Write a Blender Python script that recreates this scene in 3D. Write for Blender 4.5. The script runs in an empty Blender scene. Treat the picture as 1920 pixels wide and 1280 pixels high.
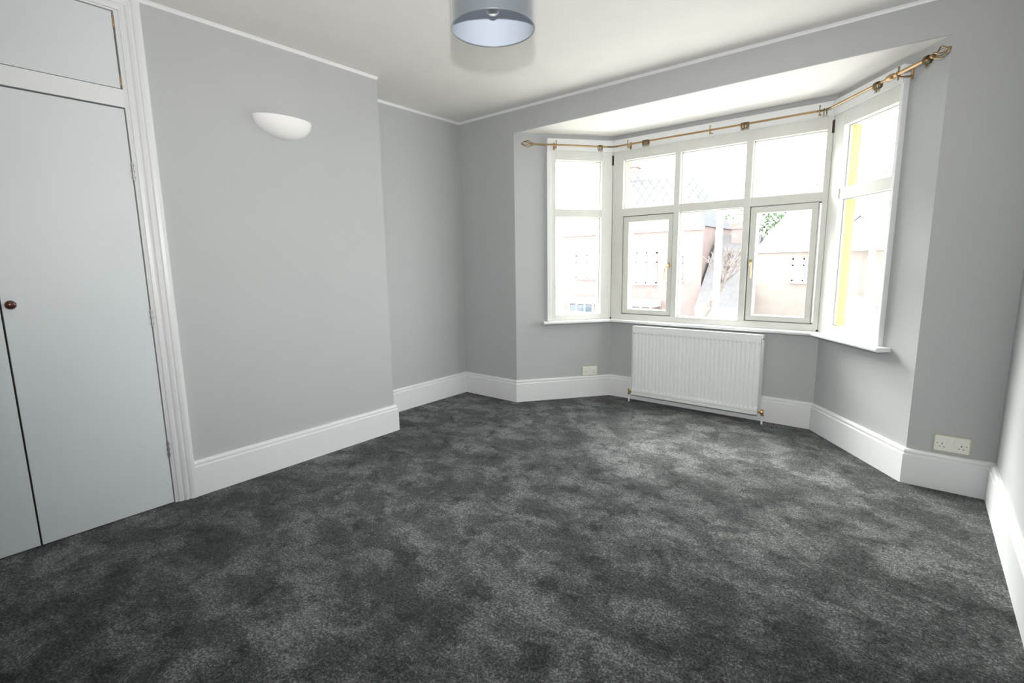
import bpy, bmesh, math, random
from mathutils import Vector, Matrix
random.seed(3)
sc = bpy.context.scene
COL = sc.collection

# ------------------------------------------------------------------ camera
CAM = Vector((3.4908, -3.5369, 1.2843))
YAW, PITCH, ROLL, FPX = 0.6833, -0.1561, -0.0147, 930.5
fw = Vector((-math.sin(YAW) * math.cos(PITCH), math.cos(YAW) * math.cos(PITCH), math.sin(PITCH)))
r0 = Vector((math.cos(YAW), math.sin(YAW), 0)); u0 = r0.cross(fw)
rt = math.cos(ROLL) * r0 + math.sin(ROLL) * u0
up = -math.sin(ROLL) * r0 + math.cos(ROLL) * u0
cd = bpy.data.cameras.new('camera'); cam = bpy.data.objects.new('camera', cd); COL.objects.link(cam)
m = Matrix((rt, up, -fw)).transposed().to_4x4(); m.translation = CAM
cam.matrix_world = m
cd.sensor_width = 36; cd.lens = FPX / 1920 * 36; cd.clip_start = 0.02; cd.clip_end = 500
sc.camera = cam

# ------------------------------------------------------------------ world, flash, exposure
w = bpy.data.worlds.new('overcast_sky'); sc.world = w; w.use_nodes = True
bg = w.node_tree.nodes['Background']
bg.inputs[0].default_value = (0.93, 0.98, 1.0, 1); bg.inputs[1].default_value = 9.5
w.cycles.sampling_method = 'MANUAL'; w.cycles.sample_map_resolution = 256

# hazy high sun beyond the street: steep soft light coming in over the window board
sl = bpy.data.lights.new('hazy_sun', 'SUN'); sl.energy = 36; sl.angle = math.radians(40); sl.color = (1.0, .97, .92)
so = bpy.data.objects.new('hazy_sun', sl); COL.objects.link(so)
so.rotation_euler = Vector((.90, -.45, -.80)).to_track_quat('-Z', 'Y').to_euler()
# the photographer's flash head, mounted above the camera (it throws the lampshade's shadow on the ceiling)
FLASH = CAM + up * 0.25 + fw * 0.03
fl_ = bpy.data.lights.new('camera_flash', 'SPOT'); fl_.energy = 290; fl_.shadow_soft_size = .02; fl_.color = (1.0, .985, .96)
fl_.spot_size = math.radians(130); fl_.spot_blend = 1.0
fo_ = bpy.data.objects.new('camera_flash', fl_); COL.objects.link(fo_); fo_.location = FLASH
fo_.rotation_euler = (fw + up * .26).to_track_quat('-Z', 'Y').to_euler()

sc.view_settings.view_transform = 'Standard'; sc.view_settings.look = 'None'
sc.view_settings.exposure = 0.0; sc.view_settings.gamma = 1; sc.view_settings.use_curve_mapping = False
sc.cycles.use_denoising = True
sc.cycles.max_bounces = 12; sc.cycles.diffuse_bounces = 8; sc.cycles.transparent_max_bounces = 12
sc.cycles.sample_clamp_indirect = 8; sc.cycles.caustics_refractive = False; sc.cycles.caustics_reflective = False

# ------------------------------------------------------------------ room dimensions (metres)
H = 2.6; D = .3935; YB = -1.2087; X1 = .6637; X2 = 1.237; YC = .7334; X3 = 2.9583; X4 = 3.5247; XR = 3.8963
HB = 2.4009; SK = .205; TS = .025; YA = -2.611; YW0 = -2.72; YW1 = -3.264; YW2 = -3.808; YW3 = -3.917; YBACK = -4.75
SILL_Z = .752; WTOP = 2.358

# ------------------------------------------------------------------ materials
def mat(name, col, rough=.5, metal=0, bump=0, bscale=300, var=0, vscale=3, spec=.5, sheen=0, coat=0):
    mt = bpy.data.materials.new(name); mt.use_nodes = True
    nt = mt.node_tree; b = nt.nodes['Principled BSDF']
    b.inputs['Base Color'].default_value = (*col, 1); b.inputs['Roughness'].default_value = rough
    b.inputs['Metallic'].default_value = metal; b.inputs['Specular IOR Level'].default_value = spec
    b.inputs['Sheen Weight'].default_value = sheen; b.inputs['Coat Weight'].default_value = coat
    tc = nt.nodes.new('ShaderNodeTexCoord')
    if var:
        n = nt.nodes.new('ShaderNodeTexNoise'); n.inputs['Scale'].default_value = vscale; n.inputs['Detail'].default_value = 5
        nt.links.new(tc.outputs['Object'], n.inputs['Vector'])
        r = nt.nodes.new('ShaderNodeValToRGB')
        r.color_ramp.elements[0].position = .3; r.color_ramp.elements[1].position = .7
        r.color_ramp.elements[0].color = (*[c * (1 - var) for c in col], 1)
        r.color_ramp.elements[1].color = (*[min(1, c * (1 + var)) for c in col], 1)
        nt.links.new(n.outputs['Fac'], r.inputs['Fac']); nt.links.new(r.outputs['Color'], b.inputs['Base Color'])
    if bump:
        n = nt.nodes.new('ShaderNodeTexNoise'); n.inputs['Scale'].default_value = bscale; n.inputs['Detail'].default_value = 4
        nt.links.new(tc.outputs['Object'], n.inputs['Vector'])
        bp = nt.nodes.new('ShaderNodeBump'); bp.inputs['Strength'].default_value = bump; bp.inputs['Distance'].default_value = .004
        nt.links.new(n.outputs['Fac'], bp.inputs['Height']); nt.links.new(bp.outputs['Normal'], b.inputs['Normal'])
    return mt

M = {}
M['wall'] = mat('grey_wall_paint', (.455, .468, .47), .75, bump=.10, bscale=120, var=.012, vscale=2, spec=.3)
M['ceil'] = mat('white_ceiling_paint', (.82, .795, .775), .85, bump=.25, bscale=60, var=.015, vscale=4, spec=.2)
M['gloss'] = mat('white_gloss_paint', (.745, .757, .765), .38, bump=.03, bscale=25, var=.01, vscale=6)
M['frame'] = mat('cream_white_window_paint', (.68, .68, .64), .45, bump=.04, bscale=40, var=.02, vscale=9)
M['cream'] = mat('yellowed_outer_paint', (.50, .37, .10), .55, var=.1, vscale=20)
M['door'] = mat('white_cupboard_paint', (.655, .69, .71), .42, bump=.05, bscale=14, var=.02, vscale=2.2)
M['rad'] = mat('radiator_enamel', (.80, .82, .82), .33)
M['brass'] = mat('brass', (.80, .58, .28), .28, 1)
M['copper'] = mat('copper_gold_rod', (.40, .27, .15), .40, 1)
M['darkbrass'] = mat('aged_dark_brass', (.20, .145, .075), .42, .8)
M['hinge'] = mat('tarnished_steel', (.42, .42, .42), .4, .9)
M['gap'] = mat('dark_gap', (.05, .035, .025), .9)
M['knob'] = mat('varnished_red_brown_wood', (.085, .018, .010), .25, var=.25, vscale=60, coat=.6)
M['socket'] = mat('white_socket_plastic', (.78, .78, .72), .35)
M['socket_back'] = mat('yellowed_back_box', (.52, .49, .33), .6)
M['hole'] = mat('socket_slot', (.03, .03, .03), .8)
M['plaster'] = mat('white_plaster_lamp', (.86, .855, .85), .6)
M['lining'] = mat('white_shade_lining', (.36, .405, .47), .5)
M['bulb'] = mat('frosted_bulb', (.85, .87, .88), .25)
M['lead'] = mat('lead_came', (.42, .42, .41), .5, .4)
M['bare'] = mat('bare_wood_edge', (.33, .22, .11), .8, var=.4, vscale=90)
# exterior
M['brick'] = mat('pale_red_brick', (.205, .155, .145), .9, var=.12, vscale=3)
M['peach'] = mat('peach_brick', (.21, .178, .16), .9, var=.08, vscale=3)
M['render'] = mat('white_render', (.45, .45, .45), .8)
M['tile'] = mat('grey_roof_tile', (.085, .085, .092), .8, var=.15, vscale=6)
M['tilehang'] = mat('hung_tile', (.108, .102, .106), .8, var=.12, vscale=6)
M['upvc'] = mat('white_window_frame', (.80, .80, .80), .4)
M['extglass'] = mat('dark_pane', (.10, .12, .14), .08)
M['road'] = mat('tarmac', (.31, .30, .29), .9, var=.1, vscale=1)
M['pave'] = mat('pavement', (.45, .43, .405), .9, var=.1, vscale=2)
M['bark'] = mat('bark', (.13, .11, .10), .9, var=.3, vscale=8)
M['leaf'] = mat('leaf_green', (.07, .115, .06), .6, var=.3, vscale=3)
M['bluecar'] = mat('blue_grey_car_paint', (.20, .25, .33), .25)
M['whitecar'] = mat('pale_car_paint', (.55, .57, .58), .25)
M['tyre'] = mat('tyre', (.03, .03, .03), .8)

def carpet():
    mt = bpy.data.materials.new('charcoal_twist_carpet'); mt.use_nodes = True
    nt = mt.node_tree; b = nt.nodes['Principled BSDF']; L = nt.links.new
    b.inputs['Roughness'].default_value = .95; b.inputs['Specular IOR Level'].default_value = .1
    b.inputs['Sheen Weight'].default_value = .12; b.inputs['Sheen Roughness'].default_value = .4
    tc = nt.nodes.new('ShaderNodeTexCoord')
    def noise(s, det, rough=.5, dist=0, vec=None):
        n = nt.nodes.new('ShaderNodeTexNoise'); n.inputs['Scale'].default_value = s; n.inputs['Detail'].default_value = det
        n.inputs['Roughness'].default_value = rough; n.inputs['Distortion'].default_value = dist
        L(vec or tc.outputs['Object'], n.inputs['Vector']); return n.outputs['Fac']
    def mathn(op, a, bb):
        n = nt.nodes.new('ShaderNodeMath'); n.operation = op
        for i, v in enumerate((a, bb)):
            if isinstance(v, (int, float)): n.inputs[i].default_value = v
            else: L(v, n.inputs[i])
        return n.outputs[0]
    def ramp(x, p0, p1, c0=0, c1=1):
        n = nt.nodes.new('ShaderNodeMapRange'); n.interpolation_type = 'SMOOTHSTEP'
        n.inputs[1].default_value = p0; n.inputs[2].default_value = p1; n.inputs[3].default_value = c0; n.inputs[4].default_value = c1
        L(x, n.inputs[0]); return n.outputs[0]
    mp = nt.nodes.new('ShaderNodeMapping'); mp.inputs['Rotation'].default_value = (0, 0, .6); mp.inputs['Scale'].default_value = (1, 1.35, 1)
    L(tc.outputs['Object'], mp.inputs['Vector'])
    big = ramp(noise(1.3, 3, .5, .3), .38, .62)
    patch = ramp(noise(4.2, 7, .66, .35, mp.outputs[0]), .40, .62)        # brushed pile patches: shading of the leaning pile put into the colour
    foot = ramp(noise(9.0, 4, .6, .5), .37, .43)                          # small dark heel marks
    cluster = noise(38, 4, .75)
    fine = noise(110, 4, .85)
    tone = mathn('ADD', mathn('MULTIPLY', patch, .32), mathn('MULTIPLY', foot, .20))
    tone = mathn('ADD', tone, mathn('MULTIPLY', big, .17))
    tone = mathn('ADD', tone, mathn('MULTIPLY', mathn('SUBTRACT', cluster, .5), .9))
    tone = mathn('ADD', tone, mathn('MULTIPLY', mathn('SUBTRACT', fine, .5), 2.9))
    cr = nt.nodes.new('ShaderNodeValToRGB'); cr.color_ramp.interpolation = 'EASE'
    e = cr.color_ramp.elements; e[0].position = .05; e[0].color = (.014, .0155, .0155, 1); e[1].position = 1.0; e[1].color = (.30, .30, .305, 1)
    e2 = cr.color_ramp.elements.new(.48); e2.color = (.072, .078, .077, 1)
    L(tone, cr.inputs['Fac']); L(cr.outputs['Color'], b.inputs['Base Color'])
    bp = nt.nodes.new('ShaderNodeBump'); bp.inputs['Strength'].default_value = .9; bp.inputs['Distance'].default_value = .006
    L(mathn('ADD', fine, mathn('MULTIPLY', cluster, .6)), bp.inputs['Height']); L(bp.outputs['Normal'], b.inputs['Normal'])
    return mt
M['carpet'] = carpet()

def glass():
    mt = bpy.data.materials.new('window_glass'); mt.use_nodes = True
    nt = mt.node_tree; nt.nodes.clear(); L = nt.links.new
    out = nt.nodes.new('ShaderNodeOutputMaterial'); mx = nt.nodes.new('ShaderNodeMixShader')
    t = nt.nodes.new('ShaderNodeBsdfTransparent'); t.inputs[0].default_value = (.96, .97, .965, 1)
    g = nt.nodes.new('ShaderNodeBsdfGlossy'); g.inputs['Roughness'].default_value = .02
    lw = nt.nodes.new('ShaderNodeLayerWeight'); lw.inputs[0].default_value = .5
    p5 = nt.nodes.new('ShaderNodeMath'); p5.operation = 'POWER'; p5.inputs[1].default_value = 5; L(lw.outputs['Facing'], p5.inputs[0])
    f = nt.nodes.new('ShaderNodeMath'); f.operation = 'MULTIPLY_ADD'; f.inputs[1].default_value = .9; f.inputs[2].default_value = .03; L(p5.outputs[0], f.inputs[0])
    L(f.outputs[0], mx.inputs[0]); L(t.outputs[0], mx.inputs[1]); L(g.outputs[0], mx.inputs[2]); L(mx.outputs[0], out.inputs[0])
    return mt
M['glass'] = glass()

def shade_fabric():
    mt = bpy.data.materials.new('grey_satin_shade_fabric'); mt.use_nodes = True
    nt = mt.node_tree; b = nt.nodes['Principled BSDF']; L = nt.links.new
    b.inputs['Base Color'].default_value = (.105, .122, .138, 1); b.inputs['Roughness'].default_value = .42
    b.inputs['Sheen Weight'].default_value = .3; b.inputs['Specular IOR Level'].default_value = .55
    tc = nt.nodes.new('ShaderNodeTexCoord'); mp = nt.nodes.new('ShaderNodeMapping'); mp.inputs['Scale'].default_value = (60, 60, 900)
    n = nt.nodes.new('ShaderNodeTexNoise'); n.inputs['Scale'].default_value = 1
    L(tc.outputs['Object'], mp.inputs[0]); L(mp.outputs[0], n.inputs['Vector'])
    bp = nt.nodes.new('ShaderNodeBump'); bp.inputs['Strength'].default_value = .25; bp.inputs['Distance'].default_value = .001
    L(n.outputs['Fac'], bp.inputs['Height']); L(bp.outputs['Normal'], b.inputs['Normal'])
    return mt
M['shade'] = shade_fabric()

# ------------------------------------------------------------------ helpers
def link(o, parent=None, label=None, cat=None, group=None, kind=None):
    COL.objects.link(o)
    if parent is not None: o.parent = parent
    for k, v in (('label', label), ('category', cat), ('group', group), ('kind', kind)):
        if v: o[k] = v
    return o
def obj(name, bm, m_, parent=None, smooth=False, bevel=0, **kw):
    me = bpy.data.meshes.new(name)
    bmesh.ops.recalc_face_normals(bm, faces=bm.faces)
    bm.to_mesh(me); bm.free()
    for mm in (m_ if isinstance(m_, (list, tuple)) else [m_]): me.materials.append(mm)
    if smooth:
        me.polygons.foreach_set('use_smooth', [True] * len(me.polygons))
        me.set_sharp_from_angle(angle=math.radians(38))
    o = bpy.data.objects.new(name, me); link(o, parent, **kw)
    if bevel:
        b = o.modifiers.new('bevel', 'BEVEL'); b.width = bevel; b.segments = 2; b.limit_method = 'ANGLE'; b.angle_limit = math.radians(50)
    return o
def empty(name, loc=(0, 0, 0), **kw):
    o = bpy.data.objects.new(name, None); o.empty_display_size = .1; o.location = loc; link(o, **kw); return o
def put(child, parent):
    """parent while keeping the world-space mesh where it was modelled"""
    child.parent = parent; child.location = child.location - parent.location; return child
def box(bm, x0, x1, y0, y1, z0, z1, T=None):
    vs = [Vector((x, y, z)) for z in (z0, z1) for y in (y0, y1) for x in (x0, x1)]
    if T: vs = [T(v) for v in vs]
    v = [bm.verts.new(p) for p in vs]
    for f in ((0, 1, 3, 2), (4, 5, 7, 6), (0, 1, 5, 4), (2, 3, 7, 6), (0, 2, 6, 4), (1, 3, 7, 5)):
        bm.faces.new([v[i] for i in f])
def prism(bm, pts, z0, z1):
    a = [bm.verts.new((x, y, z0)) for x, y in pts]; b = [bm.verts.new((x, y, z1)) for x, y in pts]
    n = len(pts)
    for i in range(n): bm.faces.new((a[i], a[(i + 1) % n], b[(i + 1) % n], b[i]))
    bm.faces.new(a[::-1]); bm.faces.new(b)
def tube(bm, path, r, seg=10, caps=True):
    """tube along a polyline; r number or list"""
    P = [Vector(p) for p in path]; n = len(P); rings = []
    prev = None
    for i, p in enumerate(P):
        t = ((P[min(i + 1, n - 1)] - P[max(i - 1, 0)])).normalized()
        if prev is None:
            a = t.orthogonal().normalized()
        else:
            a = (prev - t * prev.dot(t)).normalized()
        prev = a; b = t.cross(a)
        rr = r[i] if isinstance(r, (list, tuple)) else r
        rings.append([bm.verts.new(p + rr * (math.cos(2 * math.pi * k / seg) * a + math.sin(2 * math.pi * k / seg) * b)) for k in range(seg)])
    for i in range(n - 1):
        for k in range(seg):
            bm.faces.new((rings[i][k], rings[i][(k + 1) % seg], rings[i + 1][(k + 1) % seg], rings[i + 1][k]))
    if caps:
        bm.faces.new(rings[0][::-1]); bm.faces.new(rings[-1])
def lathe(bm, prof, seg=32, T=None, close=False):
    rings = []
    for r_, z in prof:
        ring = []
        for k in range(seg):
            a = 2 * math.pi * k / seg; v = Vector((r_ * math.cos(a), r_ * math.sin(a), z))
            ring.append(bm.verts.new(T(v) if T else v))
        rings.append(ring)
    N = len(rings)
    for i in range(N if close else N - 1):
        for k in range(seg):
            bm.faces.new((rings[i][k], rings[i][(k + 1) % seg], rings[(i + 1) % N][(k + 1) % seg], rings[(i + 1) % N][k]))
    if not close:
        if prof[0][0] > 1e-6: bm.faces.new(rings[0][::-1])
        if prof[-1][0] > 1e-6: bm.faces.new(rings[-1])
def torus(bm, c, axis, R, r, seg=20, s2=8):
    axis = Vector(axis).normalized(); a = axis.orthogonal().normalized(); b = axis.cross(a); c = Vector(c); rings = []
    for i in range(seg):
        t = 2 * math.pi * i / seg; d = math.cos(t) * a + math.sin(t) * b
        rings.append([bm.verts.new(c + d * (R + r * math.cos(2 * math.pi * k / s2)) + axis * r * math.sin(2 * math.pi * k / s2)) for k in range(s2)])
    for i in range(seg):
        for k in range(s2):
            bm.faces.new((rings[i][k], rings[i][(k + 1) % s2], rings[(i + 1) % seg][(k + 1) % s2], rings[(i + 1) % seg][k]))
def sphere(bm, c, r, seg=14, rg=8, sc_=(1, 1, 1)):
    bmesh.ops.create_uvsphere(bm, u_segments=seg, v_segments=rg, radius=r,
                              matrix=Matrix.Translation(c) @ Matrix.Diagonal((*sc_, 1)))
def mitres(path, offs):
    """path: xy points, room on the right-hand side. returns list of offset polylines (interior points only mitred)"""
    P = [Vector(p) for p in path]; res = []
    dirs = [(P[i + 1] - P[i]).normalized() for i in range(len(P) - 1)]
    nor = [Vector((d.y, -d.x)) for d in dirs]
    for o in offs:
        L_ = []
        for i, p in enumerate(P):
            if i == 0: L_.append(p + nor[0] * o)
            elif i == len(P) - 1: L_.append(p + nor[-1] * o)
            else:
                n1, n2 = nor[i - 1], nor[i]; det = n1.x * n2.y - n1.y * n2.x
                a, b = n1.dot(p) + o, n2.dot(p) + o
                L_.append(Vector(((a * n2.y - b * n1.y) / det, (n1.x * b - n2.x * a) / det)))
        res.append(L_)
    return res
def swept(path, prof, i, bm=None):
    """one segment i of a moulding swept along the path, mitred at the corners"""
    bm = bm or bmesh.new(); offs = mitres(path, [o for o, z in prof])
    A = [bm.verts.new((*offs[k][i], prof[k][1])) for k in range(len(prof))]
    B = [bm.verts.new((*offs[k][i + 1], prof[k][1])) for k in range(len(prof))]
    n = len(prof)
    for k in range(n): bm.faces.new((A[k], A[(k + 1) % n], B[(k + 1) % n], B[k]))
    bm.faces.new(A[::-1]); bm.faces.new(B)
    return bm
S = dict(kind='structure')

# ------------------------------------------------------------------ the shell
bm = bmesh.new()
prism(bm, [(-.3, YBACK - .2), (-.3, .02), (X1 - .02, .02), (X2 - .02, YC + .05), (X3 + .02, YC + .05), (X4 + .02, .02), (XR + .2, .02), (XR + .2, YBACK - .2)], -.15, 0)
obj('floor', bm, M['carpet'], label='dark charcoal mottled deep pile carpet with brushed patches', **S)
bm = bmesh.new(); box(bm, -.3, XR + .2, YBACK - .2, 0.0, H, H + .15)
obj('ceiling', bm, M['ceil'], label='flat white painted main ceiling', **S)
bm = bmesh.new(); prism(bm, [(X1 - .03, .012), (X2 - .12, YC + .12), (X3 + .12, YC + .12), (X4 + .03, .012)], HB, HB + .12)
obj('ceiling_bay', bm, M['ceil'], label='lower white ceiling inside the bay window', **S)

bm = bmesh.new(); box(bm, -.25, 0, YB - .01, .25, 0, H)
obj('wall_alcove', bm, M['wall'], label='grey wall of the alcove between chimney breast and window wall', **S)
bm = bmesh.new(); box(bm, -.25, D, YA, YB, 0, H)
obj('wall_left', bm, M['wall'], label='grey chimney breast wall carrying the white uplighter', **S)
bm = bmesh.new(); box(bm, -.25, D, YBACK, YW3, 0, H); box(bm, -.25, -.12, YW3, YA, 0, H)
obj('wall_left_back', bm, M['wall'], label='grey wall behind and beyond the built-in cupboard', **S)
bm = bmesh.new(); box(bm, XR, XR + .2, YBACK - .2, .25, 0, H)
obj('wall_right', bm, M['wall'], label='grey right-hand wall running past the camera', **S)
bm = bmesh.new(); box(bm, -.25, XR + .2, YBACK - .2, YBACK, 0, H)
obj('wall_back', bm, M['wall'], label='grey wall behind the camera', **S)
# window wall: the two piers and the lintel above the bay opening
bm = bmesh.new()
T_ = .25
prism(bm, [(0, 0), (X1, 0), (X1 + .0, .001), (X1 - .15, T_), (0, T_)], 0, H)
prism(bm, [(X4, 0), (XR, 0), (XR, T_), (X4 + .15, T_), (X4, .001)], 0, H)
box(bm, X1, X4, 0, .012, HB, H)
obj('wall_front', bm, M['wall'], label='grey window wall with lintel above the bay', **S)

PB = [(X1, 0), (X2, YC), (X3, YC), (X4, 0)]          # inner line of the bay walls
def frame_T(a, b):
    a = Vector((*a, 0)); d = Vector((*b, 0)) - a; L_ = d.length; d.normalize(); n = Vector((d.y, -d.x, 0))
    return (lambda v: a + d * v.x + n * v.y + Vector((0, 0, v.z))), L_, d, n
TL, LL, dL, nL = frame_T(PB[0], PB[1]); TC, LC, dC, nC = frame_T(PB[1], PB[2]); TR, LR, dR, nR = frame_T(PB[2], PB[3])
UL = .295; UR = .655                                    # where the side windows start / stop along their walls
OB = mitres([(X1 - .3, 0)] and PB, [0, -.2])
def bay_wall(name, i, a, b, lab):
    pass
outer = mitres(PB, [-.2])[0]
def P2(T, u, o): v = T(Vector((u, o, 0))); return (v.x, v.y)
bm = bmesh.new()
prism(bm, [PB[0], PB[1], tuple(outer[1]), P2(TL, 0, -.2)], 0, SILL_Z - .03)
prism(bm, [PB[0], P2(TL, UL, 0), P2(TL, UL, -.2), P2(TL, 0, -.2)], SILL_Z - .03, HB)
prism(bm, [P2(TL, UL, 0), PB[1], tuple(outer[1]), P2(TL, UL, -.2)], WTOP, HB)
obj('wall_bay_left', bm, M['wall'], label='grey left splayed wall of the bay', **S)
bm = bmesh.new()
prism(bm, [PB[1], PB[2], tuple(outer[2]), tuple(outer[1])], 0, SILL_Z - .03)
prism(bm, [PB[1], PB[2], tuple(outer[2]), tuple(outer[1])], WTOP, HB)
obj('wall_bay_centre', bm, M['wall'], label='grey wall under the middle bay window behind the radiator', **S)
bm = bmesh.new()
prism(bm, [PB[2], PB[3], P2(TR, LR, -.2), tuple(outer[2])], 0, SILL_Z - .03)
prism(bm, [P2(TR, UR, 0), PB[3], P2(TR, LR, -.2), P2(TR, UR, -.2)], SILL_Z - .03, HB)
prism(bm, [PB[2], P2(TR, UR, 0), P2(TR, UR, -.2), tuple(outer[2])], WTOP, HB)
obj('wall_bay_right', bm, M['wall'], label='grey right splayed wall of the bay', **S)

# skirting boards
SKP = [(0, 0), (TS, 0), (TS, SK - .034), (TS - .004, SK - .030), (TS - .009, SK - .029), (TS - .0095, SK - .025), (TS - .006, SK - .021), (TS - .005, SK - .013),
       (TS - .008, SK - .006), (TS - .014, SK - .001), (0, SK)]
PSK = [(D, YA), (D, YB), (0, YB), (0, 0), *PB, (XR, 0), (XR, YBACK)]
PSK = PSK[:4] + [PB[0], PB[1], PB[2], PB[3]] + PSK[8:]
segs = ['breast', 'breast_return', 'alcove', 'front_left', 'bay_left', 'bay_centre', 'bay_right', 'front_right', 'right']
labs = ['deep white skirting along the chimney breast', 'short white skirting return at the breast corner', 'white skirting in the alcove', 'white skirting left of the bay',
        'white skirting under the left bay window', 'white skirting behind the radiator', 'white skirting under the right bay window', 'white skirting below the double socket at right', 'white skirting on the right wall']
for i, nm in enumerate(segs):
    obj('baseboard_' + nm, swept(PSK, SKP, i), M['gloss'], label=labs[i], **S)
# narrow white paint band and filler bead where walls meet the ceiling
BDP = [(0, H - .020), (.0022, H - .019), (.0045, H - .010), (.010, H - .0005), (0, H - .0005)]
PBD = [(D, YA), (D, YB), (0, YB), (0, 0), (XR, 0), (XR, YBACK)]
for i, nm in enumerate(['breast', 'breast_return', 'alcove', 'window_wall', 'right']):
    obj('trim_%d' % (i + 1), swept(PBD, BDP, i), M['gloss'] if i != 9 else M['ceil'], label='thin white ceiling edge band, %s side' % nm.replace('_', ' '), **S)

# window board (sill), mitred round the bay
sp = [(0.0, SILL_Z - .027), (.082, SILL_Z - .027), (.089, SILL_Z - .022), (.091, SILL_Z - .013), (.089, SILL_Z - .005), (.082, SILL_Z), (-.02, SILL_Z), (-.02, SILL_Z - .027)]
a_ = TL(Vector((UL - .055, 0, 0))); b_ = TR(Vector((UR + .075, 0, 0)))
PSL = [(a_.x, a_.y), PB[1], PB[2], (b_.x, b_.y)]
bm = bmesh.new()
for i in range(3): swept(PSL, sp, i, bm)
obj('trim_6', bm, M['gloss'], bevel=.002, label='continuous white window board running round the bay', **S)

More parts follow.
